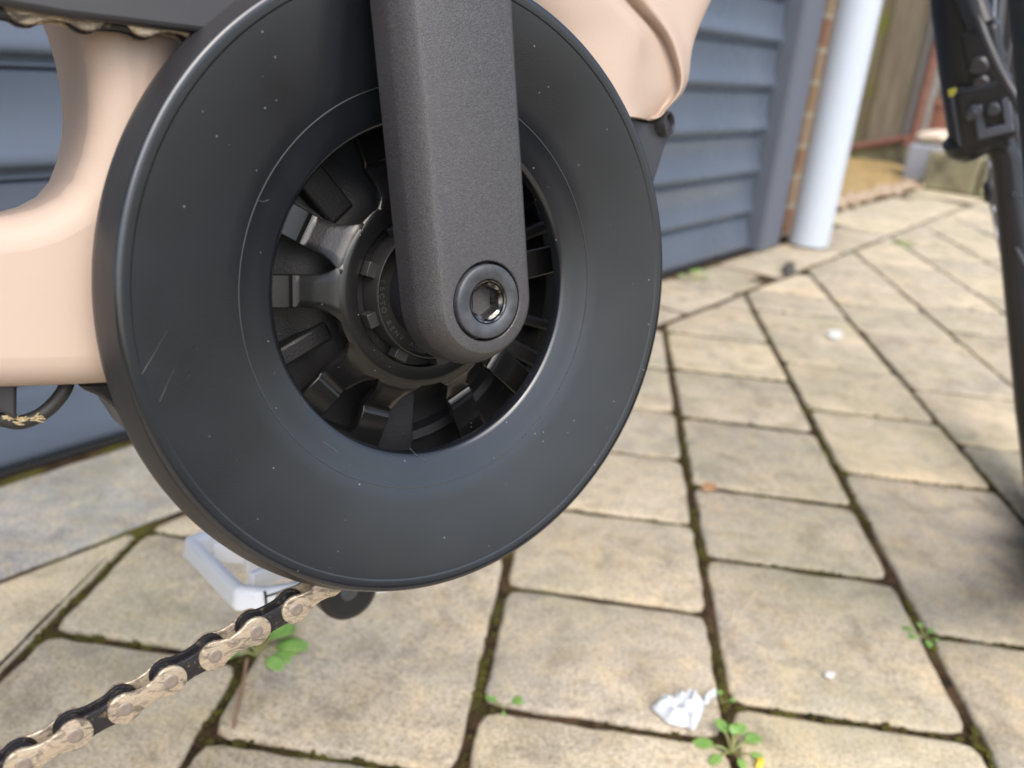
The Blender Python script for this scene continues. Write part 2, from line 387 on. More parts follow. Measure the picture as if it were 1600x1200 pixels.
# border course along the garage, and on past the corner as far as the gravel
bm = bmesh.new(); lay = bm.loops.layers.color.new('tone')
s = -1.28
for wdt in [.36, .38, .36, .40]:
    paver(bm, lay, [dp(s, .012), dp(s+wdt, .012), dp(s+wdt, .157), dp(s, .157)], .0024, random.random(), .001); s += wdt
prop(finish('border_course', bm, M['border'], angle=60), kind='structure')
bm = bmesh.new(); lay = bm.loops.layers.color.new('tone')
while s < 2.1:
    paver(bm, lay, [dp(s, .012), dp(s+.205, .012), dp(s+.205, .157), dp(s, .157)], .0024, random.uniform(0, .5), -.002); s += .205
while s < 3.9:
    q0 = -.082
    paver(bm, lay, [dp(s, q0), dp(s+.21, q0), dp(s+.21, .157), dp(s, .157)], .0035, .6 + .4*random.random(), -.002); s += .21

prop(finish('far_paving', bm, M['paver'], angle=60), kind='structure')
# moss and crumbs of soil in the joints
bm = bmesh.new()
random.seed(3)
for a, b in joints:
    ln = (b-a).length; mid = (a+b)/2
    if mid.y < .25 or mid.y > 1.7 or abs(mid.x) > mid.y*.75+.15: continue
    if (mid - dp(0, .165)).dot(DN) < 0: continue
    n_ = int(ln*(430 if mid.y < .95 else 150))
    for i in range(n_):
        p = a + (b-a)*random.random()
        if noise.noise(p*11 + Vector((3, 7, 1))) < -.06 + random.uniform(-.15, .15): continue
        r = random.uniform(.0010, .0028); p = p + Vector((random.gauss(0, .0016), random.gauss(0, .0016), random.uniform(-.0045, -.0018)))
        mt = Matrix.Translation(p) @ Matrix.Diagonal((r*random.uniform(.8, 1.5), r*random.uniform(.8, 1.5), r*random.uniform(.7, 1.2), 1))
        bmesh.ops.create_icosphere(bm, subdivisions=1, radius=1, matrix=mt)
o = finish('joint_moss', bm, M['moss'], smooth=False); prop(o, 'dark green and brown moss filling the paving joints', 'moss', kind='stuff')

# ------------------------------------------------------------------ garage door, frame, wall, pipe
def door_pt(s, q, z): return dp(s, q, z)
root = empty('garage_door', dp(.6, 0)); prop(root, 'grey-blue ribbed steel garage door behind the bicycle', 'garage door')
PZ = .09
prof = []
z = .012; top = 2.15
prof.append((.002, .012))
zs = .0805
# one period, from a seam upwards
def period(z0):
    return [(-.002, z0-.0012), (.0040, z0+.0000), (.0052, z0+.0014), (.0044, z0+.0030), (.0015, z0+.0044), (.0020, z0+.0072), (.0085, z0+.0098), (.0118, z0+.0122), (.0126, z0+.0155), (.0104, z0+.022), (.0074, z0+.031), (.0048, z0+.041), (.0030, z0+.052), (.0021, z0+.066), (.0022, z0+.078), (.0026, z0+.0850)]
prof = [(.006, .004), (.012, .0065), (.0160, .011), (.0165, .017), (.0125, .030), (.0085, .045), (.004, .062), (.001, .077)]
z = zs
while z < top: prof += period(z); z += PZ
bm = bmesh.new(); cols = []
for s_ in (-1.45, 1.622):
    cols.append([bm.verts.new(door_pt(s_, q - .012, zz) - root.location) for q, zz in prof])
for i in range(len(prof)-1): bm.faces.new((cols[0][i], cols[1][i], cols[1][i+1], cols[0][i+1]))
finish('door_leaf', bm, M['door'], root, angle=50)
bm = bmesh.new()
box(bm, door_pt(.1, -.006, .001) - root.location, (1.54, .006, .004), DD, DN); finish('rubber_seal', bm, M['seal_gap_black'], root, bevel=.002)
bm = bmesh.new(); box(bm, door_pt(1.628, -.03, 1.1) - root.location, (.016, .008, 1.1), DD, DN); finish('gap_shade_strip', bm, M['seal_gap_black'], root)  # black strip behind the gap at the leaf's end, painted shade
# reveal post
bm = bmesh.new(); box(bm, door_pt(1.703, .0, 1.1), (.061, .024, 1.1), DD, DN)
box(bm, door_pt(1.652, .0245, 1.1), (.004, .004, 1.1), DD, DN)
o = finish('door_post', bm, M['postpaint'], bevel=.004); prop(o, 'grey steel frame post at the right side of the ribbed garage door', 'door post')
# brick wall
bm = bmesh.new(); wr = Matrix.Identity(4)
me_pts = []
box(bm, (0, 0, 1.2), (.115, .1125, 1.2))
o = finish('brick_wall', bm, M['brick'], smooth=False)
o.matrix_world = Matrix(((DD.x, -DN.x, 0, 0), (DD.y, -DN.y, 0, 0), (0, 0, 1, 0), (0, 0, 0, 1)))
o.location = dp(1.768+.115, -.135)
# brick texture runs in x/z: rotate texture coords
for n_ in M['brick'].node_tree.nodes:
    if n_.type == 'MAPPING': n_.inputs['Rotation'].default_value = (radians(90), 0, 0); n_.inputs['Location'].default_value = (.07, 0, .02)
prop(o, 'narrow strip of orange-brown brick wall between the door post and the white pipe', 'brick wall')
# white downpipe
root = empty('downpipe', ground(1262, 383)); prop(root, 'white plastic downpipe standing on the paving beside the garage', 'downpipe')
bm = bmesh.new(); lathe(bm, [(.0, 0.002), (.046, .002), (.049, .004), (.049, 2.3), (.0, 2.3)], 40); finish('pipe', bm, M['pvc'], root)
bm = bmesh.new(); lathe(bm, [(.050, 1.30), (.055, 1.302), (.055, 1.37), (.050, 1.372)], 40); finish('collar', bm, M['pvc'], root)

# unseen dark block added right of the camera so glossy parts mirror something dark
bm = bmesh.new(); box(bm, Vector((1.12, -.05, .135)), (.12, .60, .135), Vector((.97, -.24, 0)).normalized(), Vector((.24, .97, 0)).normalized())
o = finish('reflection_block', bm, mat('dark_reflection_block', (.035, .032, .03), .9), smooth=False); prop(o, kind='structure')
# ------------------------------------------------------------------ far end of the patio
bm = bmesh.new()
NX, NY = 40, 24; grid = []
for i in range(NX+1):
    for j in range(NY+1):
        s_ = 2.0 + 2.35*i/NX; q_ = -.085 - 1.6*j/NY
        zz = .004 + .02*min(1, j/3) + noise.noise(Vector((s_*9, q_*9, 0)))*.010
        grid.append(bm.verts.new(dp(s_, q_, zz)))
for i in range(NX):
    for j in range(NY): bm.faces.new((grid[i*(NY+1)+j], grid[(i+1)*(NY+1)+j], grid[(i+1)*(NY+1)+j+1], grid[i*(NY+1)+j+1]))
prop(finish('gravel_bed', bm, M['gravel']), 'golden gravel bed beyond the white pipe', 'gravel', kind='stuff')
random.seed(11); bm = bmesh.new()
for i in range(260):
    s_ = random.uniform(2.1, 3.75); p = dp(s_, -.085 + random.gauss(-.03, .022), .014); r = random.uniform(.006, .013)
    bmesh.ops.create_icosphere(bm, subdivisions=1, radius=r, matrix=Matrix.Translation(p) @ Matrix.Rotation(random.random()*3, 4, 'X') @ Matrix.Diagonal((1.3, .9, .7, 1)))
mpe = mat('pale_pebble', (.36, .28, .20), .8)
prop(finish('pebble_edging', bm, mpe, smooth=False), 'pale pebbles heaped along the edge of the gravel bed', 'pebbles', kind='stuff')

PF = ground(1400, 262)
FN = Vector((-DD.x, -DD.y, 0)); FE = DN.copy()      # the fence faces the camera, runs along FE
def fpos(px, py): p = onplane(px, py, PF, FN); return (p-PF).dot(FE)
root = empty('wooden_fence', PF); prop(root, 'weathered vertical board fence with green moss beyond the gravel', 'fence')
xs = [fpos(x, 120) for x in (1250, 1290, 1322, 1352, 1376, 1442)]
def board(a, b, m, name='board', z0=.04, z1=1.8, ribs=0, par=None, q=0):
    bm = bmesh.new(); n = max(ribs*2+1, 1); wd = (b-a-.006)
    for i in range(n):
        a0 = a+.003 + wd*i/n; dpt = .011 if i % 2 == 0 else .007
        box(bm, FE*(a0+wd/n/2) + Vector((0,0,(z0+z1)/2)) + FN*q, (wd/n/2*.999, dpt, (z1-z0)/2), FE, FN)
    return finish(name, bm, m, par, smooth=False)
for i, (a, b) in enumerate(zip(xs, xs[1:])): board(a, b, M['woodmoss'] if i in (0, 2, 3) else M['wood'], ribs=(5 if i == 4 else 1), par=root, q=.0 if i % 2 else .012)
bm = bmesh.new(); box(bm, FE*((xs[0]+xs[-1])/2) + Vector((0,0,.045)) + FN*.01, ((xs[-1]-xs[0])/2, .02, .045), FE, FN); finish('gravel_board', bm, M['oldstone'], root)
# rusty iron angle: an upright and a bottom rail, in front of the boards
root = empty('iron_gate_frame', PF); prop(root, 'rusty red iron frame with an upright and a sloping bottom rail', 'iron frame')
def fp(px, py, q=.06): return onplane(px, py, PF + FN*q, FN) - PF
bm = bmesh.new(); tube(bm, [fp(1215, 250), fp(1424, 214)], .017, 8); finish('rail', bm, M['rust'], root)
bm = bmesh.new(); a = fp(1428, 212); tube(bm, [a, a + Vector((0, 0, 1.3))], .021, 8); finish('upright', bm, M['rust'], root)
bm = bmesh.new(); box(bm, fp(1426, 222), (.035, .02, .03), FE, FN); finish('corner_plate', bm, M['rust'], root, bevel=.004)
# posts right of the gate
def post(px, wd, m, lab, q=0, z1=1.7, name='fence_post', cat='fence post'):
    p = onplane(px, 250, PF, FN); bm = bmesh.new(); box(bm, Vector((0,0,z1/2)), (wd, .045, z1/2), FE, FN)
    o = finish(name, bm, m, bevel=.006); o.location = Vector((p.x, p.y, 0)) + FN*q; prop(o, lab, cat); return o
post(1420, .045, M['woodgrey'], 'dark grey wooden post at the end of the board fence')
mm = mat('light_grey_paint', (.30, .32, .33), .6)
post(1450, .030, mm, 'light grey slim post right of the rusty iron frame', -.12)
# low garden wall
PW = ground(1500, 304); 
def wpos(px, py): p = onplane(px, py, PW, FN); return (p-PW).dot(FE), p.z
root = empty('garden_wall', PW); prop(root, 'low mossy stone garden wall at the end of the paving', 'garden wall')
a, _ = wpos(1436, 290); b, zt = wpos(1500, 250)
x0 = a; i = 0
while x0 < 2.6:
    wd = random.uniform(.16, .27); bm = bmesh.new()
    hh = max(zt, .14) + random.uniform(-.01, .012)
    box(bm, FE*(x0+wd/2) + Vector((0,0,hh/2)) - FN*.07, (wd/2-.004, .07, hh/2), FE, FN)
    finish('stone_block', bm, M['brick'] if i in (2,) else M['oldstone'], root, bevel=.012); x0 += wd; i += 1
# things behind the low wall
p = atdepth(1447, 225, PW.y + .35)
bm = bmesh.new(); box(bm, (0, 0, p.z/2), (.10, .10, p.z/2), FE, FN); o = finish('concrete_pier', bm, M['paleslab'], bevel=.012); o.location = (p.x+.06, p.y, 0); prop(o, 'pale blue-grey concrete pier behind the low garden wall', 'pier')
bm = bmesh.new(); bmesh.ops.create_icosphere(bm, subdivisions=3, radius=1)
for v_ in bm.verts: v_.co = Vector((v_.co.x*.10, v_.co.y*.09, v_.co.z*.035)) * (1 + .15*noise.noise(v_.co*2))
o = finish('stone', bm, M['cream']); o.location = (p.x+.06, p.y, p.z+.028); prop(o, 'rounded cream stone resting on the pale concrete pier', 'stone')
p = atdepth(1470, 150, PW.y + .9)
bm = bmesh.new(); lathe(bm, [(.0, 0), (.07, 0), (.10, .20), (.11, .20), (.11, .235), (.098, .235), (.095, .21), (0, .21)], 32); o = finish('plant_pot', bm, M['terra']); o.location = (p.x, p.y, .10)
bm = bmesh.new(); box(bm, (0,0,.05), (.16,.16,.05)); o2 = finish('plinth', bm, M['oldstone'], bevel=.01); o2.location = (p.x, p.y, 0); prop(o, 'terracotta pot behind the low wall near the fence post', 'plant pot'); prop(o2, 'square stone plinth under the terracotta pot', 'plinth')
# garden shed boards at the back right
root = empty('back_fence', PF + FE*1.9 - FN*1.4); prop(root, 'blue-grey painted back fence seen through the wheel spokes', 'fence')
mb = m_wood('blue_grey_fence_paint', (.22, .26, .31), (.32, .36, .42), -.2)
for i in range(26):
    bm = bmesh.new(); x0 = -1.75 + i*.15; box(bm, FE*(x0+.07) + Vector((0,0,.85)), (.071, .012 if i % 2 else .017, .85), FE, FN); finish('board', bm, mb, root, smooth=False)

# ------------------------------------------------------------------ small things lying or growing on the paving
def leaf(bm, base, dirv, ln, wd, curl=.3, n=6):
    dirv = dirv.normalized(); side = dirv.cross(Vector((0,0,1)))
    side = side.normalized() if side.length > .01 else Vector((1,0,0)); prev = None
    for i in range(n+1):
        t = i/n; wv = wd*sin(pi*min(t*.92+.06, 1))**.7; p = base + dirv*ln*t + Vector((0,0,1))*(-curl*ln*t*t)
        cur = [bm.verts.new(p - side*wv/2 + Vector((0,0,wd*.12))), bm.verts.new(p), bm.verts.new(p + side*wv/2 + Vector((0,0,wd*.12)))]
        if prev: bm.faces.new((prev[0], prev[1], cur[1], cur[0])); bm.faces.new((prev[1], prev[2], cur[2], cur[1]))
        prev = cur
def weed(px, py, label, leaves, size, seed=1, group=None):
    random.seed(seed); p0 = ground(px, py, -.004); root = empty('weed', p0); prop(root, label, 'weed', group)
    for i, (ang, el, l_, w_) in enumerate(leaves):
        d = Vector((cos(radians(ang))*cos(radians(el)), sin(radians(ang))*cos(radians(el)), sin(radians(el))))
        bm = bmesh.new(); st = d*size*.55; tube(bm, smoothpath([(0,0,0), st*.5+Vector((0,0,size*.08)), st]), size*.035, 6); finish('stem', bm, M['stalk'], root)
        bm = bmesh.new(); leaf(bm, st*.95, Vector((d.x, d.y, d.z*.35)), l_*size, w_*size); o = finish('leaf', bm, M['leaf'], root, subsurf=1)
        sd = o.modifiers.new('thick', 'SOLIDIFY'); sd.thickness = .0006
    return root
weed(1142, 1178, 'largest green weed growing in the joint beside the white plastic scrap', [(115,50,.55,.34), (60,45,.5,.36), (30,25,.6,.42), (170,15,.6,.42), (85,70,.35,.3), (-20,20,.4,.3), (-80,30,.4,.25), (-140,20,.45,.3)], .023, 1)
weed(787, 1108, 'tiny two-leaved seedling in the joint at the corner of a paver', [(150,25,.7,.6), (20,35,.7,.6), (-90,25,.3,.25)], .013, 2)
weed(404, 1026, 'bright green broad-leaved weed growing behind the chain', [(50,40,.8,.6), (80,50,.85,.6), (110,45,.75,.6), (150,30,.7,.5), (15,25,.9,.6), (-10,20,.7,.55), (-40,25,.6,.5), (75,70,.5,.5), (200,20,.7,.5), (35,58,.8,.5), (130,62,.5,.4)], .026, 3)
weed(1440, 998, 'small dull green weed in the joint nearest the right edge', [(150,25,.6,.4), (30,30,.5,.4), (90,50,.4,.35), (-90,25,.5,.4), (200,20,.5,.4), (-30,20,.5,.3)], .015, 4)
weed(1128, 1100, 'tuft of two short leaves at the joint above the white scrap', [(100,40,.4,.4), (0,35,.4,.4)], .011, 5)
weed(1085, 440, 'blurred weed by the foot of the garage door', [(100,50,.5,.4), (20,30,.6,.4), (180,30,.6,.4), (60,60,.5,.4)], .035, 6)
weed(1412, 384, 'low weed in a joint of the far paving', [(100,30,.8,.6), (0,15,.9,.6), (180,15,.9,.6), (45,25,.8,.6), (250,20,.8,.5)], .030, 8)
weed(1466, 386, 'low weed right of the other one in the far paving', [(80,30,.8,.6), (0,15,.9,.6), (190,15,.9,.6)], .024, 9)
# scrap of white plastic
def scrap(pix, label, name, m, h=.004, cat='litter', crumple=.004):
    pts = [ground(x, y, .0015) for x, y in pix]; c = sum(pts, Vector((0,0,0)))/len(pts)
    bm = bmesh.new(); rings = []
    for k_, (f, hh) in enumerate(((1, 0), (.93, .25), (.75, .8), (.5, 1.0), (.25, .9))):
        rings.append([bm.verts.new((c + (p-c)*f - c) + Vector((0, 0, .0006 + h*hh + noise.noise(p*260 + Vector((k_*3, 0, 0)))*crumple*hh))) for p in pts])
    for a, b in zip(rings, rings[1:]):
        for i in range(len(a)): bm.faces.new((a[i], a[(i+1)%len(a)], b[(i+1)%len(a)], b[i]))
    bm.faces.new(rings[-1]); bm.faces.new(rings[0][::-1])
    o = finish(name, bm, m, angle=70); o.location = c; prop(o, label, cat); return o
def densify(pix, n=3, j=1.6):
    out = []
    for i in range(len(pix)):
        a, b = pix[i], pix[(i+1)%len(pix)]
        for k_ in range(n): out.append((a[0]+(b[0]-a[0])*k_/n + random.uniform(-j, j), a[1]+(b[1]-a[1])*k_/n + random.uniform(-j, j)))
    return out
random.seed(5)
scrap(densify([(1016,1105), (1030,1094), (1042,1100), (1056,1093), (1070,1091), (1082,1085), (1096,1093), (1100,1108), (1094,1128), (1082,1144), (1066,1136), (1050,1134), (1034,1122)]),
      'crumpled scrap of white translucent plastic lying across the joint', 'plastic_scrap', M['tissue'], .007, crumple=.007)
scrap(densify([(1098,1092), (1108,1083), (1119,1079), (1120,1088), (1110,1096), (1104,1103), (1098,1100)], 2, 1), 'small white flake beside the crumpled plastic scrap', 'plastic_flake', M['tissue'], .003)
scrap(densify([(1287,1054), (1293,1049), (1302,1050), (1306,1056), (1300,1061), (1291,1060)], 2, .5), 'small white spot on the paver near the photo centre right', 'white_spot', M['lime'], .0008, crumple=.0002)
scrap(densify([(1292,521), (1300,515), (1312,516), (1318,524), (1310,531), (1297,529)], 2, .5), 'larger pale spot on a far paver', 'white_spot', M['lime'], .0008, crumple=.0002)
scrap(densify([(1178,1192), (1184,1186), (1192,1187), (1195,1194), (1190,1201), (1180,1200)], 2, .5), 'yellow petal beside the largest weed at the bottom edge', 'petal', M['yellow'], .002, 'petal')
scrap(densify([(1092,760), (1106,756), (1120,760), (1118,766), (1100,768)], 2, .8), 'dry orange leaf fragment caught in a joint right of the guard', 'dry_leaf', M['orange'], .002, 'leaf')
o = scrap(densify([(1222,420), (1230,413), (1240,415), (1244,424), (1234,430), (1224,428)], 2, .5), 'dark pebble lying in front of the white downpipe', 'dark_pebble', M['pebble'], .012, 'pebble')
# dry twig in the joint behind the chain
bm = bmesh.new(); g = [ground(x, y, .004) for x, y in ((386,1030), (379,1070), (370,1110), (365,1136))]; c = g[0].copy()
tube(bm, smoothpath([p - c for p in g]), [.0010]*25, 6); o = finish('dry_twig', bm, m_leaf('twig_brown', (.22,.12,.08), (.33,.2,.14))); o.location = c; prop(o, 'thin reddish-brown twig lying in the joint below the chain', 'twig')

# ------------------------------------------------------------------ the bicycle
bike = bpy.data.objects.new('bicycle', None); COL.objects.link(bike); bike.empty_display_size = .1
base = CB - V*KB
bike.matrix_world = Matrix(((U.x, V.x, N.x, base.x), (U.y, V.y, N.y, base.y), (U.z, V.z, N.z, base.z), (0, 0, 0, 1)))
prop(bike, 'beige bicycle with a large black chain guard disc and crank close to the camera', 'bicycle')
def bfin(name, bm, m, parent=None, mm=True, **kw):
    """mesh given in mm about the crank axis -> metres, child of the bicycle (parent parts sit at the crank axis)"""
    bmesh.ops.scale(bm, vec=(.001, .001, .001), verts=bm.verts)
    o = finish(name, bm, m, None, **kw)
    if parent is None: o.parent = bike; o.location = (0, KB, 0)
    else: o.parent = parent
    return o

# chain guard disc
bm = bmesh.new()
lathe(bm, [(50.6, -11.5), (50.9, -9.2), (51.6, -8.2), (52.6, -7.85), (57, -6.85), (60.9, -5.95), (61.5, -5.75), (66, -4.9), (76, -3.0), (86.2, -1.02), (89.0, -.477), (89.2, -.44),
           (89.35, -.36), (89.6, -.31), (91.0, -.04), (91.4, .02), (91.9, .02), (92.5, -.15), (92.95, -.7), (93.3, -1.6), (94.5, -4.6), (95.7, -8.2), (95.9, -10.6), (95.2, -11.2), (94.0, -10.8), (93.2, -6),
           (91, -4), (76, -6), (60, -9), (53, -11)], 256, closed=True)
guard = bfin('chain_guard', bm, M['guard'], angle=70)
guard.data.materials.append(m_plastic('guard_edge_plastic', (.020, .020, .022), .42, dust=.5, grain=.06))
for p_ in guard.data.polygons:
    if hypot(p_.center.x, p_.center.y) > .0931: p_.material_index = 1
bm = bmesh.new(); lathe(bm, [(61.15, -5.70), (61.32, -5.62), (61.5, -5.66)], 256); bfin('crease_line', bm, M['line'], guard)

# faint scuffs on the guard face
bm = bmesh.new()
def face_t(r_): return -6.0 + (r_-61.4)*(5.5/27.8) + .02 if r_ > 61.4 else -5.9 - (61.4-r_)*.21
def stroke(px, w_=.10):
    P3 = []
    for x, y in px:
        t_ = -3
        for _ in range(4): a_, b_ = L(x, y, t_); t_ = face_t(hypot(a_, b_))
        P3.append(Vector((a_, b_, t_)))
    tube(bm, smoothpath(P3, 5), [w_*.55]*(5*(len(P3)-1)+1), 5)
for st in ([(316,396), (306,430), (292,462), (270,500), (245,545), (216,594)], [(274,573), (262,598), (249,628)], [(820,88), (828,87), (833,80), (834,72)], [(856,121), (858,130), (862,134), (857,140), (860,145)],
           [(404,313), (411,315), (420,312)], [(640,700), (652,712), (671,724)], [(300,296), (296,306)], [(735,795), (743,815)], [(505,690), (520,700), (528,707)], [(896,116), (899,121)], [(902,205), (903,219)], [(470,620), (476,632)], [(212,318), (220,313)]): stroke(st, .14)
random.seed(21)
for _ in range(46):
    a = random.uniform(0, 2*pi); r_ = random.uniform(54, 88); p = Vector((r_*cos(a), r_*sin(a), face_t(r_))); d_ = Vector((random.gauss(0, 1), random.gauss(0, 1), 0)).normalized()*random.uniform(.1, .55)
    tube(bm, [p - d_, p, p + d_], .05, 4)
prop(bfin('scuff_marks', bm, mat('scuff_grey', (.085, .085, .09), .5), guard), kind='stuff')
# crank arm
def arm_section(k):  # half width, n
    return [(13.3, 21.2), (14.6, 21.0), (15.6, 20.2), (17.4, 17.0), (18.7, 14.2), (19.1, 12.5), (19.1, 5.5), (18.4, 4.2), (16.5, 3.8)]
sec = arm_section(0)
def arm_outline(hw, ln, seg=40):
    pts = [(hw*cos(-pi + pi*k/seg), hw*sin(-pi + pi*k/seg)) for k in range(seg+1)]
    out = [(x, y) for x, y in pts]
    taper = .965; top = ln
    right = [(hw + (-.052*y) + 0*(y), y) for y in (ln*.25, ln*.5, ln*.75)]
    left = [(-hw + (-.052*y), y) for y in (ln*.75, ln*.5, ln*.25)]
    cap = [(hw*cos(a) - .052*ln, ln + hw*sin(a)) for a in [pi*k/24 for k in range(25)]]
    return out + right + cap + left
bm = bmesh.new(); loops = []
for hw, t in sec: loops.append([bm.verts.new((x, y, t)) for x, y in arm_outline(hw, 170)])
for a, b in zip(loops, loops[1:]):
    for i in range(len(a)): bm.faces.new((a[i], a[(i+1)%len(a)], b[(i+1)%len(a)], b[i]))
# front face with a round recess for the bolt washer
nseg = 64
hole = [bm.verts.new((11.6*cos(2*pi*k/nseg), 11.6*sin(2*pi*k/nseg) , 21.2)) for k in range(nseg)]
hole2 = [bm.verts.new((11.3*cos(2*pi*k/nseg), 11.3*sin(2*pi*k/nseg) , 20.9)) for k in range(nseg)]
hole3 = [bm.verts.new((11.3*cos(2*pi*k/nseg), 11.3*sin(2*pi*k/nseg) , 16)) for k in range(nseg)]
for a, b in ((hole, hole2), (hole2, hole3)):
    for i in range(nseg): bm.faces.new((a[i], a[(i+1)%nseg], b[(i+1)%nseg], b[i]))
bm.faces.new(hole3)
edges = [bm.edges.get((l[i], l[(i+1)%len(l)])) for l in (loops[0], hole) for i in range(len(l))]
bmesh.ops.triangle_fill(bm, use_beauty=True, use_dissolve=False, edges=edges)
bm.faces.new(loops[-1])
arm = bfin('crank_arm', bm, M['crank'], angle=28)
# shallow groove line along the arm's inner edge
bm = bmesh.new(); lathe(bm, [(6.35, 17), (6.35, 21.6), (6.6, 21.9), (9.6, 21.95), (10.2, 21.8), (10.5, 21.4), (10.5, 16)], 96); bfin('bolt_washer', bm, M['washer'], arm, angle=50)
bm = bmesh.new()
lathe(bm, [(6.2, 16), (6.2, 21.3), (6.0, 21.6), (5.6, 21.5), (5.35, 20.9)], 96)
hexr = 4.95
def hexp(r, t, ph=pi/6, seg=96):
    out = []
    for k in range(seg):
        a = 2*pi*k/seg; q = ((a - ph) % (pi/3)) - pi/6; out.append(bm.verts.new((r*cos(pi/6)/cos(q)*cos(a), r*cos(pi/6)/cos(q)*sin(a), t)))
    return out
r0 = [bm.verts.new((5.35*cos(2*pi*k/96), 5.35*sin(2*pi*k/96), 20.9)) for k in range(96)]
h1 = hexp(5.1, 20.3); h2 = hexp(5.0, 13.5); h3 = [bm.verts.new((3.4*cos(2*pi*k/96), 3.4*sin(2*pi*k/96), 12.6)) for k in range(96)]; h4 = [bm.verts.new((1.2*cos(2*pi*k/96), 1.2*sin(2*pi*k/96), 12.2)) for k in range(96)]
h5 = [bm.verts.new((1.0*cos(2*pi*k/96), 1.0*sin(2*pi*k/96), 9)) for k in range(96)]
for a, b in ((r0, h1), (h1, h2), (h2, h3), (h3, h4), (h4, h5)):
    for i in range(96): bm.faces.new((a[i], a[(i+1)%96], b[(i+1)%96], b[i]))
bm.faces.new(h5)
bfin('crank_bolt', bm, M['chrome'], arm, angle=25)

# spider: ring plate and ten stepped fingers
bm = bmesh.new()
lathe(bm, [(23.6, -17), (23.6, -12.4), (23.9, -12.0), (27.5, -11.9), (29.6, -12.1), (30.0, -12.5), (30.0, -15.2), (26, -15.4), (23.6, -17)], 128)
spider = bfin('spider', bm, M['spider'], angle=40)
fprof = [(28.3, -12.05), (29.6, -12.15), (30.8, -12.7), (32.2, -14.0), (34.0, -15.6), (36.2, -17.6), (38.4, -19.6), (39.6, -20.4), (40.3, -20.55), (41.1, -20.0), (42.0, -19.9), (46, -20.5), (52, -21.4), (57, -22.2), (62, -23)]
for k in range(5):
    for a0 in (149, 175.5):
        a = radians(a0 + 72*k); er = Vector((cos(a), sin(a), 0)); et = Vector((-sin(a), cos(a), 0))
        bm = bmesh.new(); tops = []; bots = []
        for r, t in fprof:
            hw = 4.9 + 3.8*max(0, (35.0-r)/6.5)**1.7
            tops.append([bm.verts.new(er*r + et*(hw*x) + Vector((0, 0, t - (.35 if abs(x) == 1 else 0)))) for x in (-1, -.93, -.5, 0, .5, .93, 1)])
            bots.append([bm.verts.new(er*(r-.8) + et*(hw*x) + Vector((0, 0, t-2.6))) for x in (-1, 1)])
        for i in range(len(fprof)-1):
            for j in range(6): bm.faces.new((tops[i][j], tops[i+1][j], tops[i+1][j+1], tops[i][j+1]))
            bm.faces.new((bots[i][0], bots[i+1][0], tops[i+1][0], tops[i][0])); bm.faces.new((bots[i][1], tops[i][6], tops[i+1][6], bots[i+1][1]))
            bm.faces.new((bots[i][0], bots[i][1], bots[i+1][1], bots[i+1][0]))
        bfin('finger', bm, M['spider'], spider, angle=38)
# lock ring with tabs and cast lettering
bm = bmesh.new()
lathe(bm, [(0, -9.4), (19.0, -9.4), (19.3, -9.2), (19.7, -6.2), (20.1, -5.9), (20.4, -6.4), (20.5, -16)], 128)
for k in range(9):
    a = radians(197 + 40*k); er = Vector((cos(a), sin(a), 0)); et = Vector((-sin(a), cos(a), 0)); box(bm, er*21.7 + Vector((0,0,-10.8)), (1.55, 2.2, 2.3), er, et)
lockring = bfin('lock_ring', bm, M['lock'], angle=35, bevel=.00025, seg=2)
bm = bmesh.new(); lathe(bm, [(18.5, -15.6), (26, -15.6)], 64); bfin('recess_floor', bm, M['motor'], spider)
# lettering round the lock ring
def text_mesh(ch, size, depth):
    cu = bpy.data.curves.new('lettering', 'FONT'); cu.body = ch; cu.size = size; cu.extrude = depth; cu.align_x = 'CENTER'; cu.align_y = 'CENTER'
    o = bpy.data.objects.new('lettering', cu); COL.objects.link(o); bpy.context.view_layer.update()
    me = bpy.data.meshes.new_from_object(o.evaluated_get(bpy.context.evaluated_depsgraph_get())); bpy.data.objects.remove(o); bpy.data.curves.remove(cu)
    return me
bm = bmesh.new()
txt = 'ESCTO\u00b7RENV\u00b7AN'
for i, ch in enumerate(txt):
    me = text_mesh(ch, 2.3, .05); a = radians(164 + i*7.2)
    me.transform(Matrix.Rotation(a + pi/2, 4, 'Z')); me.transform(Matrix.Translation((17.2*cos(a), 17.2*sin(a), -9.3))); bm.from_mesh(me); bpy.data.meshes.remove(me)
bfin('lettering', bm, mat('cast_lettering', (.075, .075, .08), .4), lockring, smooth=False)
# spindle boss between crank and lock ring
bm = bmesh.new(); lathe(bm, [(14.5, -10), (14.5, 2), (15.5, 4.2)], 64); bfin('spindle_boss', bm, M['blackpaint'])

# motor housing behind the spider
bm = bmesh.new()
lathe(bm, [(0, -29), (26, -29), (33, -30), (38, -33.5), (44, -35), (49, -35), (50.5, -31.5), (53.5, -31), (55, -34.5), (61, -35), (62.5, -30), (72, -30.5), (84, -33), (86, -36), (86, -60), (80, -92), (0, -94)], 128)
motor = bfin('motor_housing', bm, M['motor'], angle=30)
for a0, r0_, r1_, hw in ((203, 28, 50, 3.2), (262, 34, 70, 9), (128, 30, 66, 5), (330, 36, 70, 3), (300, 34, 70, 2.0), (15, 34, 70, 2.2), (40, 34, 70, 3), (-18, 36, 72, 2)):
    a = radians(a0); er = Vector((cos(a), sin(a), 0)); et = Vector((-sin(a), cos(a), 0)); bm = bmesh.new()
    box(bm, er*((r0_+r1_)/2) + Vector((0,0,-31.5)), ((r1_-r0_)/2, hw, 3.2), er, et); bfin('rib', bm, M['motor'], motor, bevel=.0012)
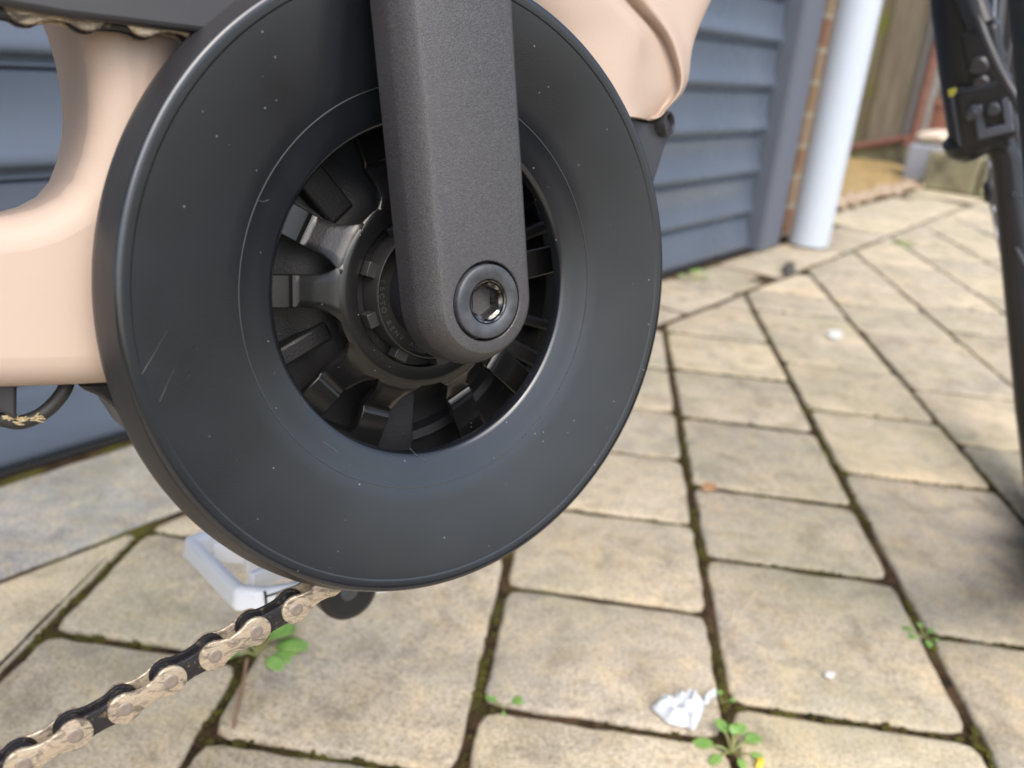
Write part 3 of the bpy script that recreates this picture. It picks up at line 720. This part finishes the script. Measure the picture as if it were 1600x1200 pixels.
# chain ring
bm = bmesh.new(); NT = 42; seg = NT*8; outl = []
for k in range(seg):
    a = 2*pi*k/seg; ph = (k % 8)/8; tooth = .5 + .5*cos(2*pi*ph); outl.append((81.5 + 5.0*tooth**1.6, a))
def crv(r, a, t): return bm.verts.new((r*cos(a), r*sin(a), t))
o1 = [crv(r, a, -15.6) for r, a in outl]; o2 = [crv(r, a, -18.0) for r, a in outl]; i1 = [crv(56, a, -15.6) for r, a in outl]; i2 = [crv(56, a, -18.0) for r, a in outl]
for a, b in ((o1, i1), (i1, i2), (i2, o2), (o2, o1)):
    for k in range(seg): bm.faces.new((a[k], a[(k+1)%seg], b[(k+1)%seg], b[k]))
bfin('chain_ring', bm, M['blackmetal'], angle=30)

# the left crank and the white pedal on the far side
LP = L(546, 938, -116); LA = L(546, 924, -110)
bm = bmesh.new()
dl = Vector((LA[0], LA[1], 0)); ln = dl.length; dl.normalize(); dt = Vector((-dl.y, dl.x, 0))
poly = []
for k in range(17): a = pi/2 + pi*k/16; poly.append((dl*(16*cos(a)) + dt*(16*sin(a))))
for k in range(17): a = -pi/2 + pi*k/16; poly.append(dl*(ln + 13.5*cos(a)) + dt*(14*sin(a)))
prism(bm, [(p.x, p.y) for p in poly], -124, -108)
larm = bfin('crank_arm', bm, M['blackpaint'], bevel=.003)
bm = bmesh.new(); lathe(bm, [(0, -107.4), (3.5, -107.4), (4.2, -107.8), (4.2, -109)], 40, centre=(LA[0]-1, LA[1]+1)); bfin('pedal_axle_end', bm, M['washer'], larm)
bm = bmesh.new(); lathe(bm, [(11, -30), (11, -108)], 40); bfin('spindle', bm, M['blackmetal'])
# pedal: chamfered frame in the u/n plane, tilted about its own axle
tilt = radians(-9)
def pedp(a, h, n_):
    return Vector((LP[0] + 2.5 + a*cos(tilt) - h*sin(tilt), LP[1] + 2.5 + a*sin(tilt) + h*cos(tilt), n_))
oc = Vector((0, 0, -171))
outer = [(-49, -134), (-40, -127), (24, -127), (42, -136), (44, -203), (26, -221), (-30, -221), (-50, -207)]
PH = -2.0
def frame_loop(bm, outer, wid, h0, h1):
    cx_, cn_ = -1, -173
    inn = [(cx_ + (a-cx_)*(1-wid/abs(Vector((a-cx_, n_-cn_)).length)), cn_ + (n_-cn_)*(1-wid/abs(Vector((a-cx_, n_-cn_)).length))) for a, n_ in outer]
    ls = [[bm.verts.new(pedp(a, h, n_)) for a, n_ in lst] for lst, h in ((outer, h0), (outer, h1), (inn, h1), (inn, h0))]
    for a, b in zip(ls, ls[1:] + ls[:1]):
        for i in range(len(a)): bm.faces.new((a[i], a[(i+1)%len(a)], b[(i+1)%len(a)], b[i]))
bm = bmesh.new(); frame_loop(bm, outer, 8, -8, 3.5)
pedal = bfin('pedal', bm, M['pedal'], bevel=.0025, seg=3)
bm = bmesh.new(); tube(bm, [pedp(0, -2, -126), pedp(0, -2, -222)], [10, 9], 24); bfin('axle_barrel', bm, M['pedal'], pedal)
for (a0, n0, a1, n1) in ((-36, -150, 0, -170), (-38, -196, 0, -170), (-30, -173, -4, -173), (36, -150, 0, -172), (38, -196, 0, -172)):
    bm = bmesh.new(); pa = pedp(a0, -2, n0); pb = pedp(a1, -2, n1); mid = (pa+pb)/2; X = (pb-pa).normalized(); Y = Vector((sin(-tilt), cos(tilt), 0)); Z = X.cross(Y).normalized()
    box(bm, mid, ((pb-pa).length/2, 5, 1.8), X, Y, Z); bfin('web', bm, M['pedal'], pedal, bevel=.001)

bm = bmesh.new()
for (a0, a1, h0_, h1_) in ((-38, -6, 2.6, 3.4), (-36, -4, -5.2, -4.4)): box(bm, pedp((a0+a1)/2, (h0_+h1_)/2, -126.9), ((a1-a0)/2, .4, .5))
for a_ in (-37.5, -5): box(bm, pedp(a_, -1, -126.9), (.5, 4, .5))
prop(bfin('reflector_slot', bm, M['rubber'], pedal), kind='stuff')
# frame: chain stay and seat tube in one hydroformed shape
def pts(lst, t): return [L(x, y, t) for x, y in lst]
T1 = -20
left = pts([(-10, 613.5), (60, 611), (110, 609), (165, 606), (215, 604)], T1)
bot = [(-420, left[0][1] + 22), (-300, left[0][1] + 14), (-180, left[0][1] + 5)] + left
inner_ = [(-66, -22), (-68, -5), (-70, 10), (-70, 30), (-66, 60), (-60, 78), (-62, 110), (-74, 220)]
seat = [(-128, 220), (-104, 130)] + pts([(122, 10), (136, 60), (146, 110), (149, 160), (147, 200), (139, 240), (124, 280), (100, 308), (66, 326), (30, 336), (-6, 340)], T1)
topl = [(-180, 31), (-300, 38), (-420, 48)]
poly = bot + inner_ + seat + topl
bm = bmesh.new(); prism(bm, poly, -72, T1)
frame = bfin('frame', bm, M['beige'], bevel=.0085, seg=6, angle=40)
# down tube with its raised seam
rowsp = [(-160, [640, 850, 872, 905, 940, 1215]), (-60, [740, 915, 935, 968, 1000, 1172]), (0, [792, 958, 976, 1010, 1044, 1136]), (40, [822, 1000, 1019, 1042, 1060, 1112]),
         (66, [842, 1000, 1037, 1056, 1071, 1097]), (95, [862, 990, 1049, 1064, 1077, 1084]), (122, [880, 984, 1057, 1068, 1077, 1078.5]), (142, [893, 979, 1058, 1065, 1069, 1070.5])]
offs = [-24.5, -23.0, -33, -23.5, -34, -38]
bm = bmesh.new(); gr = []
def row_at(pxy, extra=None):
    r = []
    for (x, y), t in zip(pxy, offs): uu, vv = L(x, y, t); r.append(bm.verts.new((uu, vv, t)))
    uu, vv = L(*pxy[-1], -37); r.append(bm.verts.new((uu-.5, vv-.3, -60))); r.append(bm.verts.new((uu-12, vv+2, -78)))
    u0, v0 = L(*pxy[0], -25.5); r.insert(0, bm.verts.new((u0, v0, -78)))
    return r
for y, xs_ in rowsp: gr.append(row_at([(x, y) for x in xs_]))
gr.append(row_at([(905, 160), (977, 162), (1048, 155), (1058, 153), (1062, 152), (1063, 152)]))
gr.append(row_at([(918, 178), (983, 178), (1030, 178), (1040, 171), (1045, 168), (1046, 168)]))
gr.append(row_at([(926, 190), (988, 182), (1018, 190), (1032, 184), (1043, 173), (1044, 173)]))
for a, b in zip(gr, gr[1:]):
    for j in range(len(a)-1): bm.faces.new((a[j], a[j+1], b[j+1], b[j]))
bm.faces.new(gr[-1])
cre = bm.edges.layers.float.get('crease_edge') or bm.edges.layers.float.new('crease_edge')
for a, b in zip(gr[-1], gr[-1][1:]):
    e = bm.edges.get((a, b)); 
    if e: e[cre] = .75
for a, b in zip(gr, gr[1:]):
    for ci, cv in ((2, .7), (3, .55), (5, .4)):
        e = bm.edges.get((a[ci], b[ci]))
        if e and (ci != 2 or a is not gr[0]): e[cre] = cv
bfin('down_tube', bm, M['beige'], frame, subsurf=3)
# black motor lug under the down tube, with its mounting eye
bm = bmesh.new(); prism(bm, pts([(930, 190), (985, 178), (1003, 186), (1020, 190), (1034, 185), (1046, 174), (1053, 180), (1055, 205), (1042, 232), (1030, 272), (1010, 330), (950, 340)], -32), -62, -33)
lug = bfin('motor_lug', bm, M['blackmetal'], motor, bevel=.0012)
eye = L(1047, 193, -30); ax = Vector((sin(radians(18)), 0, cos(radians(18))))
bm = bmesh.new(); e0 = Vector((eye[0], eye[1], -30)); X = ax.cross(Vector((0,1,0))).normalized(); Y = Vector((0,1,0))
rings = []
for r, d in ((4.9, -14), (4.9, -1), (4.6, 0), (3.9, 0), (3.6, -.6), (3.6, -14)):
    rings.append([bm.verts.new(e0 + ax*d + X*(r*cos(2*pi*k/40)) + Y*(r*sin(2*pi*k/40))) for k in range(40)])
for a, b in zip(rings, rings[1:]):
    for k in range(40): bm.faces.new((a[k], a[(k+1)%40], b[(k+1)%40], b[k]))
bfin('mounting_eye', bm, M['blackmetal'], lug, angle=40)
# lower lug, cable and bracket under the chain stay
bm = bmesh.new(); prism(bm, pts([(125, 604), (135, 612), (160, 622), (182, 640), (215, 690), (260, 690), (260, 600)], -40), -70, -42); bfin('lower_lug', bm, M['blackmetal'], motor, bevel=.002)
cp = [L(-40, 650, -34), L(0, 655, -34), L(30, 660, -34), L(60, 650, -34), L(85, 630, -34), L(102, 606, -34), L(108, 580, -38)]
bm = bmesh.new(); tube(bm, smoothpath([(a, b, -34 - (4 if i == 6 else 0)) for i, (a, b) in enumerate(cp)]), 1.9, 12); cable = bfin('cable', bm, M['rubber'])
random.seed(4)
bm = bmesh.new()
for i in range(26):
    x = random.uniform(2, 62); y = 660 - ((x-30)/30)**2*8 + random.uniform(-5, 3); a, b = L(x, y, -31.6); a2, b2 = L(x + random.uniform(3, 16), y + random.uniform(-6, 3), -31.6)
    tube(bm, [(a, b, -31.8), ((a+a2)/2, (b+b2)/2, -31.3), (a2, b2, -31.9)], .22, 5)
bfin('dry_grass_fibres', bm, mat('straw', (.42, .34, .2), .8), cable)
bm = bmesh.new(); prism(bm, pts([(-40, 600), (27, 600), (27, 658), (-5, 640), (-40, 636)], -30), -46, -30); bfin('cable_bracket', bm, M['blackmetal'], bevel=.001)
# rear wheel (its mudguard just reaches the left edge of the picture)
wc = (-505, -334 + 335)
bm = bmesh.new(); lathe(bm, [(338, -30), (344, -34), (346, -45), (344, -56), (338, -60), (341, -45)], 180, closed=True, centre=wc); bfin('mudguard', bm, M['rubber'], angle=50)
bm = bmesh.new(); lathe(bm, [(300, -34), (312, -29), (326, -33), (333, -45), (326, -57), (312, -61), (300, -56)], 160, closed=True, centre=wc); wheel = bfin('rear_wheel', bm, M['rubber'], angle=60)
bm = bmesh.new(); lathe(bm, [(299, -36), (284, -38), (284, -52), (299, -54)], 160, closed=True, centre=wc); bfin('rim', bm, M['blackmetal'], wheel)
bm = bmesh.new(); lathe(bm, [(0, -5), (8, -5), (8, -25), (22, -27), (22, -30), (16, -32), (16, -58), (22, -60), (22, -63), (8, -65), (8, -85), (0, -85)], 48, centre=wc); bfin('hub', bm, M['blackmetal'], wheel)
for k in range(28):
    a = 2*pi*k/28; b = a + (.5 if k % 2 else -.5); bm = bmesh.new()
    tube(bm, [(wc[0]+21*cos(b), wc[1]+21*sin(b), -28.5 if k % 4 < 2 else -61.5), (wc[0]+286*cos(a), wc[1]+286*sin(a), -45)], .9, 6); bfin('spoke', bm, M['spokem'], wheel)
bm = bmesh.new(); tube(bm, [(wc[0], wc[1], -20), (-425, 38, -38)], 9, 16); bfin('dropout', bm, M['blackmetal'])

# upper chain cover bar with the chain peeping out under it
c0_, c1_, c2_, c3_ = L(-60, -4, -7), L(100, 24.5, -7), L(296, 48, -7), L(345, 54, -7)
bm = bmesh.new(); prism(bm, [(-330, c0_[1]+18), c0_, c1_, c2_, c3_, (-48, 80), (-40, 92), (-60, 104), (-330, c0_[1]+60)], -10.5, -7)
bar = bfin('chain_cover', bm, M['barcover'], bevel=.0014)
bm = bmesh.new(); prism(bm, [(-330, c0_[1]+19.5), (c0_[0], c0_[1]+1.5), (c1_[0], c1_[1]+1.5), (c2_[0]-4, c2_[1]+2.5), (-76, 100), (-330, c0_[1]+56)], -26, -10.6); bfin('inner_wall', bm, M['rubber'], bar)
# ------------------------------------------------------------------ chain (12.7 mm pitch)
def plate(bm, p, q, t0, t1, r, waist, seg=14):
    """figure-of-eight side plate between two rivets"""
    p = Vector(p); q = Vector(q); X = (q-p).normalized(); Y = Vector((-X.y, X.x)); ln = (q-p).length; out = []
    a0 = radians(52)
    for k in range(seg+1): a = a0 + (2*pi-2*a0)*k/seg; out.append(p + X*(r*cos(a)) + Y*(r*sin(a)))
    for k in range(1, 6): f = k/6; x = r*cos(a0) + (ln-2*r*cos(a0))*f; yy = -(waist + (r*sin(a0)-waist)*abs(2*f-1)**2); out.append(p + X*x + Y*yy)
    for k in range(seg+1): a = -pi + a0 + (2*pi-2*a0)*k/seg; out.append(q + X*(r*cos(a)) + Y*(r*sin(a)))
    for k in range(1, 6): f = k/6; x = ln - r*cos(a0) - (ln-2*r*cos(a0))*f; yy = (waist + (r*sin(a0)-waist)*abs(2*f-1)**2); out.append(p + X*x + Y*yy)
    n = len(out); c = (p+q)/2
    lv = []
    for d, t in ((0, t0), (0, t1-.28), (.12, t1-.08), (.36, t1)):
        lv.append([bm.verts.new((o_.x + (c.x-o_.x)*0, o_.y, t)) for o_ in out] if d == 0 else [])
        if d:
            for i in range(n):
                a, b = out[i-1], out[(i+1)%n]; tg = (b-a).normalized(); nn = Vector((-tg.y, tg.x)); lv[-1].append(bm.verts.new((out[i].x + nn.x*d, out[i].y + nn.y*d, t)))
    for a, b in zip(lv, lv[1:]):
        for i in range(n): bm.faces.new((a[i], a[(i+1)%n], b[(i+1)%n], b[i]))
    bm.faces.new(lv[-1]); bm.faces.new(lv[0][::-1])
def chain(pins, first_outer, tc, name='chain'):
    """pins: rivet centres in mm; tc: n of the chain centre plane"""
    bm = bmesh.new(); bmo = []
    for i, (p, q) in enumerate(zip(pins, pins[1:])):
        if (i % 2 == 0) != first_outer:
            plate(bm, p, q, tc+1.55, tc+2.5, 4.45, 3.2); plate(bm, p, q, tc-2.5, tc-1.55, 4.45, 3.2)
    for p in pins: lathe(bm, [(1.9, tc-1.5), (3.6, tc-1.5), (3.85, tc-1.2), (3.85, tc+1.2), (3.6, tc+1.5), (1.9, tc+1.5)], 28, centre=p)
    ch = bfin(name, bm, M['link'], angle=40)
    for i, (p, q) in enumerate(zip(pins, pins[1:])):
        if (i % 2 == 0) == first_outer:
            bm = bmesh.new(); plate(bm, p, q, tc+2.56, tc+3.5, 4.4, 2.75); plate(bm, p, q, tc-3.5, tc-2.56, 4.4, 2.75); ol = bfin('outer_link', bm, M['nickel'], ch, angle=45)
            for e in (p, q):
                bm = bmesh.new(); lathe(bm, [(1.95, tc+3.3), (1.95, tc+3.56), (1.75, tc+3.68), (.9, tc+3.74), (.55, tc+3.66), (0, tc+3.64)], 28, centre=e); bfin('rivet', bm, M['rivet'], ch, angle=50)
    return ch
TC = -10.6
seen = [L(x, y, TC+3.5) for x, y in [(118,1150), (197,1108), (266,1066), (334,1027), (397,990), (460,955)]]
# even 12.7 mm steps along the smooth line through the rivets seen
path = [Vector(p) for p in seen]
def walk(start, d0, curve, n):
    out = [start]; a = d0
    for i in range(n): out.append(out[-1] + Vector((cos(a), sin(a)))*12.7); a += curve(i)
    return out
pins = [path[0]]
for i in range(1, len(path)):
    pins.append(pins[-1] + (path[i]-pins[-1]).normalized()*12.7)
d = pins[-1]-pins[-2]; a = atan2(d.y, d.x)
for st in (.16, .12, .1, .1): a += st; pins.append(pins[-1] + Vector((cos(a), sin(a)))*12.7)
d = pins[0]-pins[1]; a = atan2(d.y, d.x)
for st in [.03]+[-.02]*14: a += st; pins.insert(0, pins[0] + Vector((cos(a), sin(a)))*12.7)
pins = [(p.x, p.y) for p in pins]
# seen[0] is the right rivet of an outer link, 15 pins were put before it
chain(pins, (15-1) % 2 == 0, TC)
# upper run of the chain, just under the cover
up0 = L(225, 27, -11.5); up1 = L(48, 6, -11.5)
d = (Vector(up1) - Vector(up0)).normalized()
s0 = Vector(up0) - d*25.4
top_pins = [s0 + d*(12.7*i) + Vector((0, -.0)) for i in range(20)]
chain([(p.x, p.y) for p in top_pins], False, -15, 'upper_chain_run')

# ------------------------------------------------------------------ the other bicycle: fork leg, caliper, wheel at the right edge
YD = .66
obike = empty('parked_bicycle', (0, 0, 0)); gp = ground(1640, 860); obike.location = gp; prop(obike, 'black bicycle fork, disc brake and wheel at the right edge of the photo', 'bicycle')
def ad(x, y, Y=YD): return atdepth(x, y, Y) - gp
def of(name, bm, m, par=None, **kw): return finish(name, bm, m, par or obike, **kw)
bm = bmesh.new(); tube(bm, [ad(1490, -420), ad(1492, -120), ad(1497, 0), ad(1512, 110), ad(1529, 222)], [.0165, .0165, .0175, .0185, .019], 32); leg = of('fork_leg', bm, M['blackpaint'])
bm = bmesh.new(); tube(bm, [ad(1512, 205), ad(1521, 222), ad(1530, 236)], [.019, .0195, .014], 24); of('dropout', bm, M['blackpaint'], bevel=.002)
dn = (O - (ad(1500, 150)+gp)).normalized(); rt = dn.cross(Vector((0,0,1))).normalized()*-1; up_ = (ad(1500, 100)-ad(1519, 220)).normalized(); fr = rt - up_*rt.dot(up_); fr.normalize(); nf = fr.cross(up_).normalized()
if nf.dot(dn) < 0: nf = -nf
bm = bmesh.new(); a = ad(1498, 175) + nf*.018; box(bm, a, (.0022, .020, .0004), fr, up_, nf); box(bm, a + fr*.0055, (.0012, .020, .0004), fr, up_, nf); of('decal_strip', bm, M['decal'], leg, smooth=False)
bm = bmesh.new(); a = ad(1491, 136) + nf*.019; box(bm, a, (.0028, .0026, .0004), fr, up_, nf); of('yellow_mark', bm, M['yellowdot'], leg, bevel=.0008)
# caliper
bm = bmesh.new(); box(bm, ad(1540, 120, YD-.01), (.013, .036, .013), fr, up_, nf); box(bm, ad(1540, 172, YD-.014), (.018, .022, .014), fr, up_, nf); box(bm, ad(1530, 218, YD), (.020, .010, .012), fr, up_, nf)
cal = of('brake_caliper', bm, M['blackpaint'], bevel=.005, seg=4)
bm = bmesh.new(); cc = ad(1553, 186, YD-.030)
for (dx, dy, hx, hy) in ((-.0085, .003, .0026, .009), (.0085, .003, .0026, .009), (0, -.008, .011, .0032)): box(bm, cc + fr*dx + up_*dy, (hx, hy, .003), fr, up_, nf)
of('mounting_bracket', bm, M['decal'], cal, bevel=.001)
for (x, y, r) in ((1529, 104, .0066), (1532, 131, .0058), (1519, 179, .0042), (1552, 172, .0046)):
    bm = bmesh.new(); c_ = ad(x, y, YD-.034 if y > 150 else YD-.024); tube(bm, [c_ - nf*.02, c_, c_ + nf*.002], [r, r, r*.7], 20); of('bolt', bm, M['washer'] if y > 150 else M['blackmetal'], cal, angle=40)
bm = bmesh.new(); tube(bm, smoothpath([ad(1505, -30, YD-.02), ad(1522, 8, YD-.03), ad(1533, 40, YD-.035)]), .0085, 14); of('hose_clamp', bm, M['blackmetal'], angle=50)
bm = bmesh.new(); tube(bm, smoothpath([ad(1500, -120, YD-.02), ad(1515, -20, YD-.03), ad(1532, 42, YD-.04), ad(1562, 112, YD-.05), ad(1605, 190, YD-.06), ad(1640, 300, YD-.05)]), .0036, 12); of('brake_hose', bm, M['blackmetal'])
# wheel: seen almost edge on and leaning; its far half shows left of its hub, the contact patch is just out of frame
Rw = .343
gc = ground(1650, 868)                                   # where the tyre touches the paving
best = None
for q_ in range(60):                                     # hub centre on the sight line through the hub, one radius from the contact
    Yh = .5 + q_*.01; w_ = atdepth(1597, 150, Yh); e_ = abs((w_ - gc).length - Rw)
    if best is None or e_ < best[0]: best = (e_, w_)
upw = (best[1] - gc).normalized()
wcen = gc + upw*Rw - gp
far = atdepth(1583, 215, .97) - (wcen + gp); wx = (far - upw*far.dot(upw)).normalized()
wn = wx.cross(upw).normalized()
bm = bmesh.new(); rg = []
for k in range(120):
    a = 2*pi*k/120; er = wx*cos(a) + upw*sin(a)
    rg.append([bm.verts.new(wcen + er*(Rw - .018 + .018*cos(b)) + wn*(.018*sin(b))) for b in [2*pi*j/14 for j in range(14)]])
for i in range(120):
    for j in range(14): bm.faces.new((rg[i][j], rg[(i+1)%120][j], rg[(i+1)%120][(j+1)%14], rg[i][(j+1)%14]))
wh = of('front_wheel', bm, M['rubber'])
bm = bmesh.new(); rg = []
for k in range(120):
    a = 2*pi*k/120; er = wx*cos(a) + upw*sin(a)
    rg.append([bm.verts.new(wcen + er*r + wn*t) for r, t in ((Rw-.034, .011), (Rw-.052, .008), (Rw-.052, -.008), (Rw-.034, -.011))])
for i in range(120):
    for j in range(4): bm.faces.new((rg[i][j], rg[(i+1)%120][j], rg[(i+1)%120][(j+1)%4], rg[i][(j+1)%4]))
of('rim', bm, M['blackmetal'], wh)
bm = bmesh.new(); tube(bm, [wcen - wn*.034, wcen - wn*.031, wcen - wn*.028, wcen + wn*.028, wcen + wn*.031, wcen + wn*.034], [.008, .010, .024, .024, .010, .008], 24); of('hub', bm, M['blackmetal'], wh, angle=40)
for k in range(28):
    a = 2*pi*k/28; b = a + (.45 if k % 2 else -.45); s_ = 1 if k % 4 < 2 else -1
    p = wcen + (wx*cos(b) + upw*sin(b))*.023 + wn*(.028*s_); q = wcen + (wx*cos(a) + upw*sin(a))*(Rw-.05)
    bm = bmesh.new(); tube(bm, [p, q], .0011, 6); of('spoke', bm, M['spokem'], wh)
# stand leg running down to the paving
bm = bmesh.new(); tube(bm, [ad(1558, 215, YD), ad(1572, 250, YD), ad(1606, 640, YD-.02), (ground(1628, 850) - gp) + Vector((0,0,.004))], [.009, .0098, .009, .0105], 24); of('stand_leg', bm, M['blackpaint'])
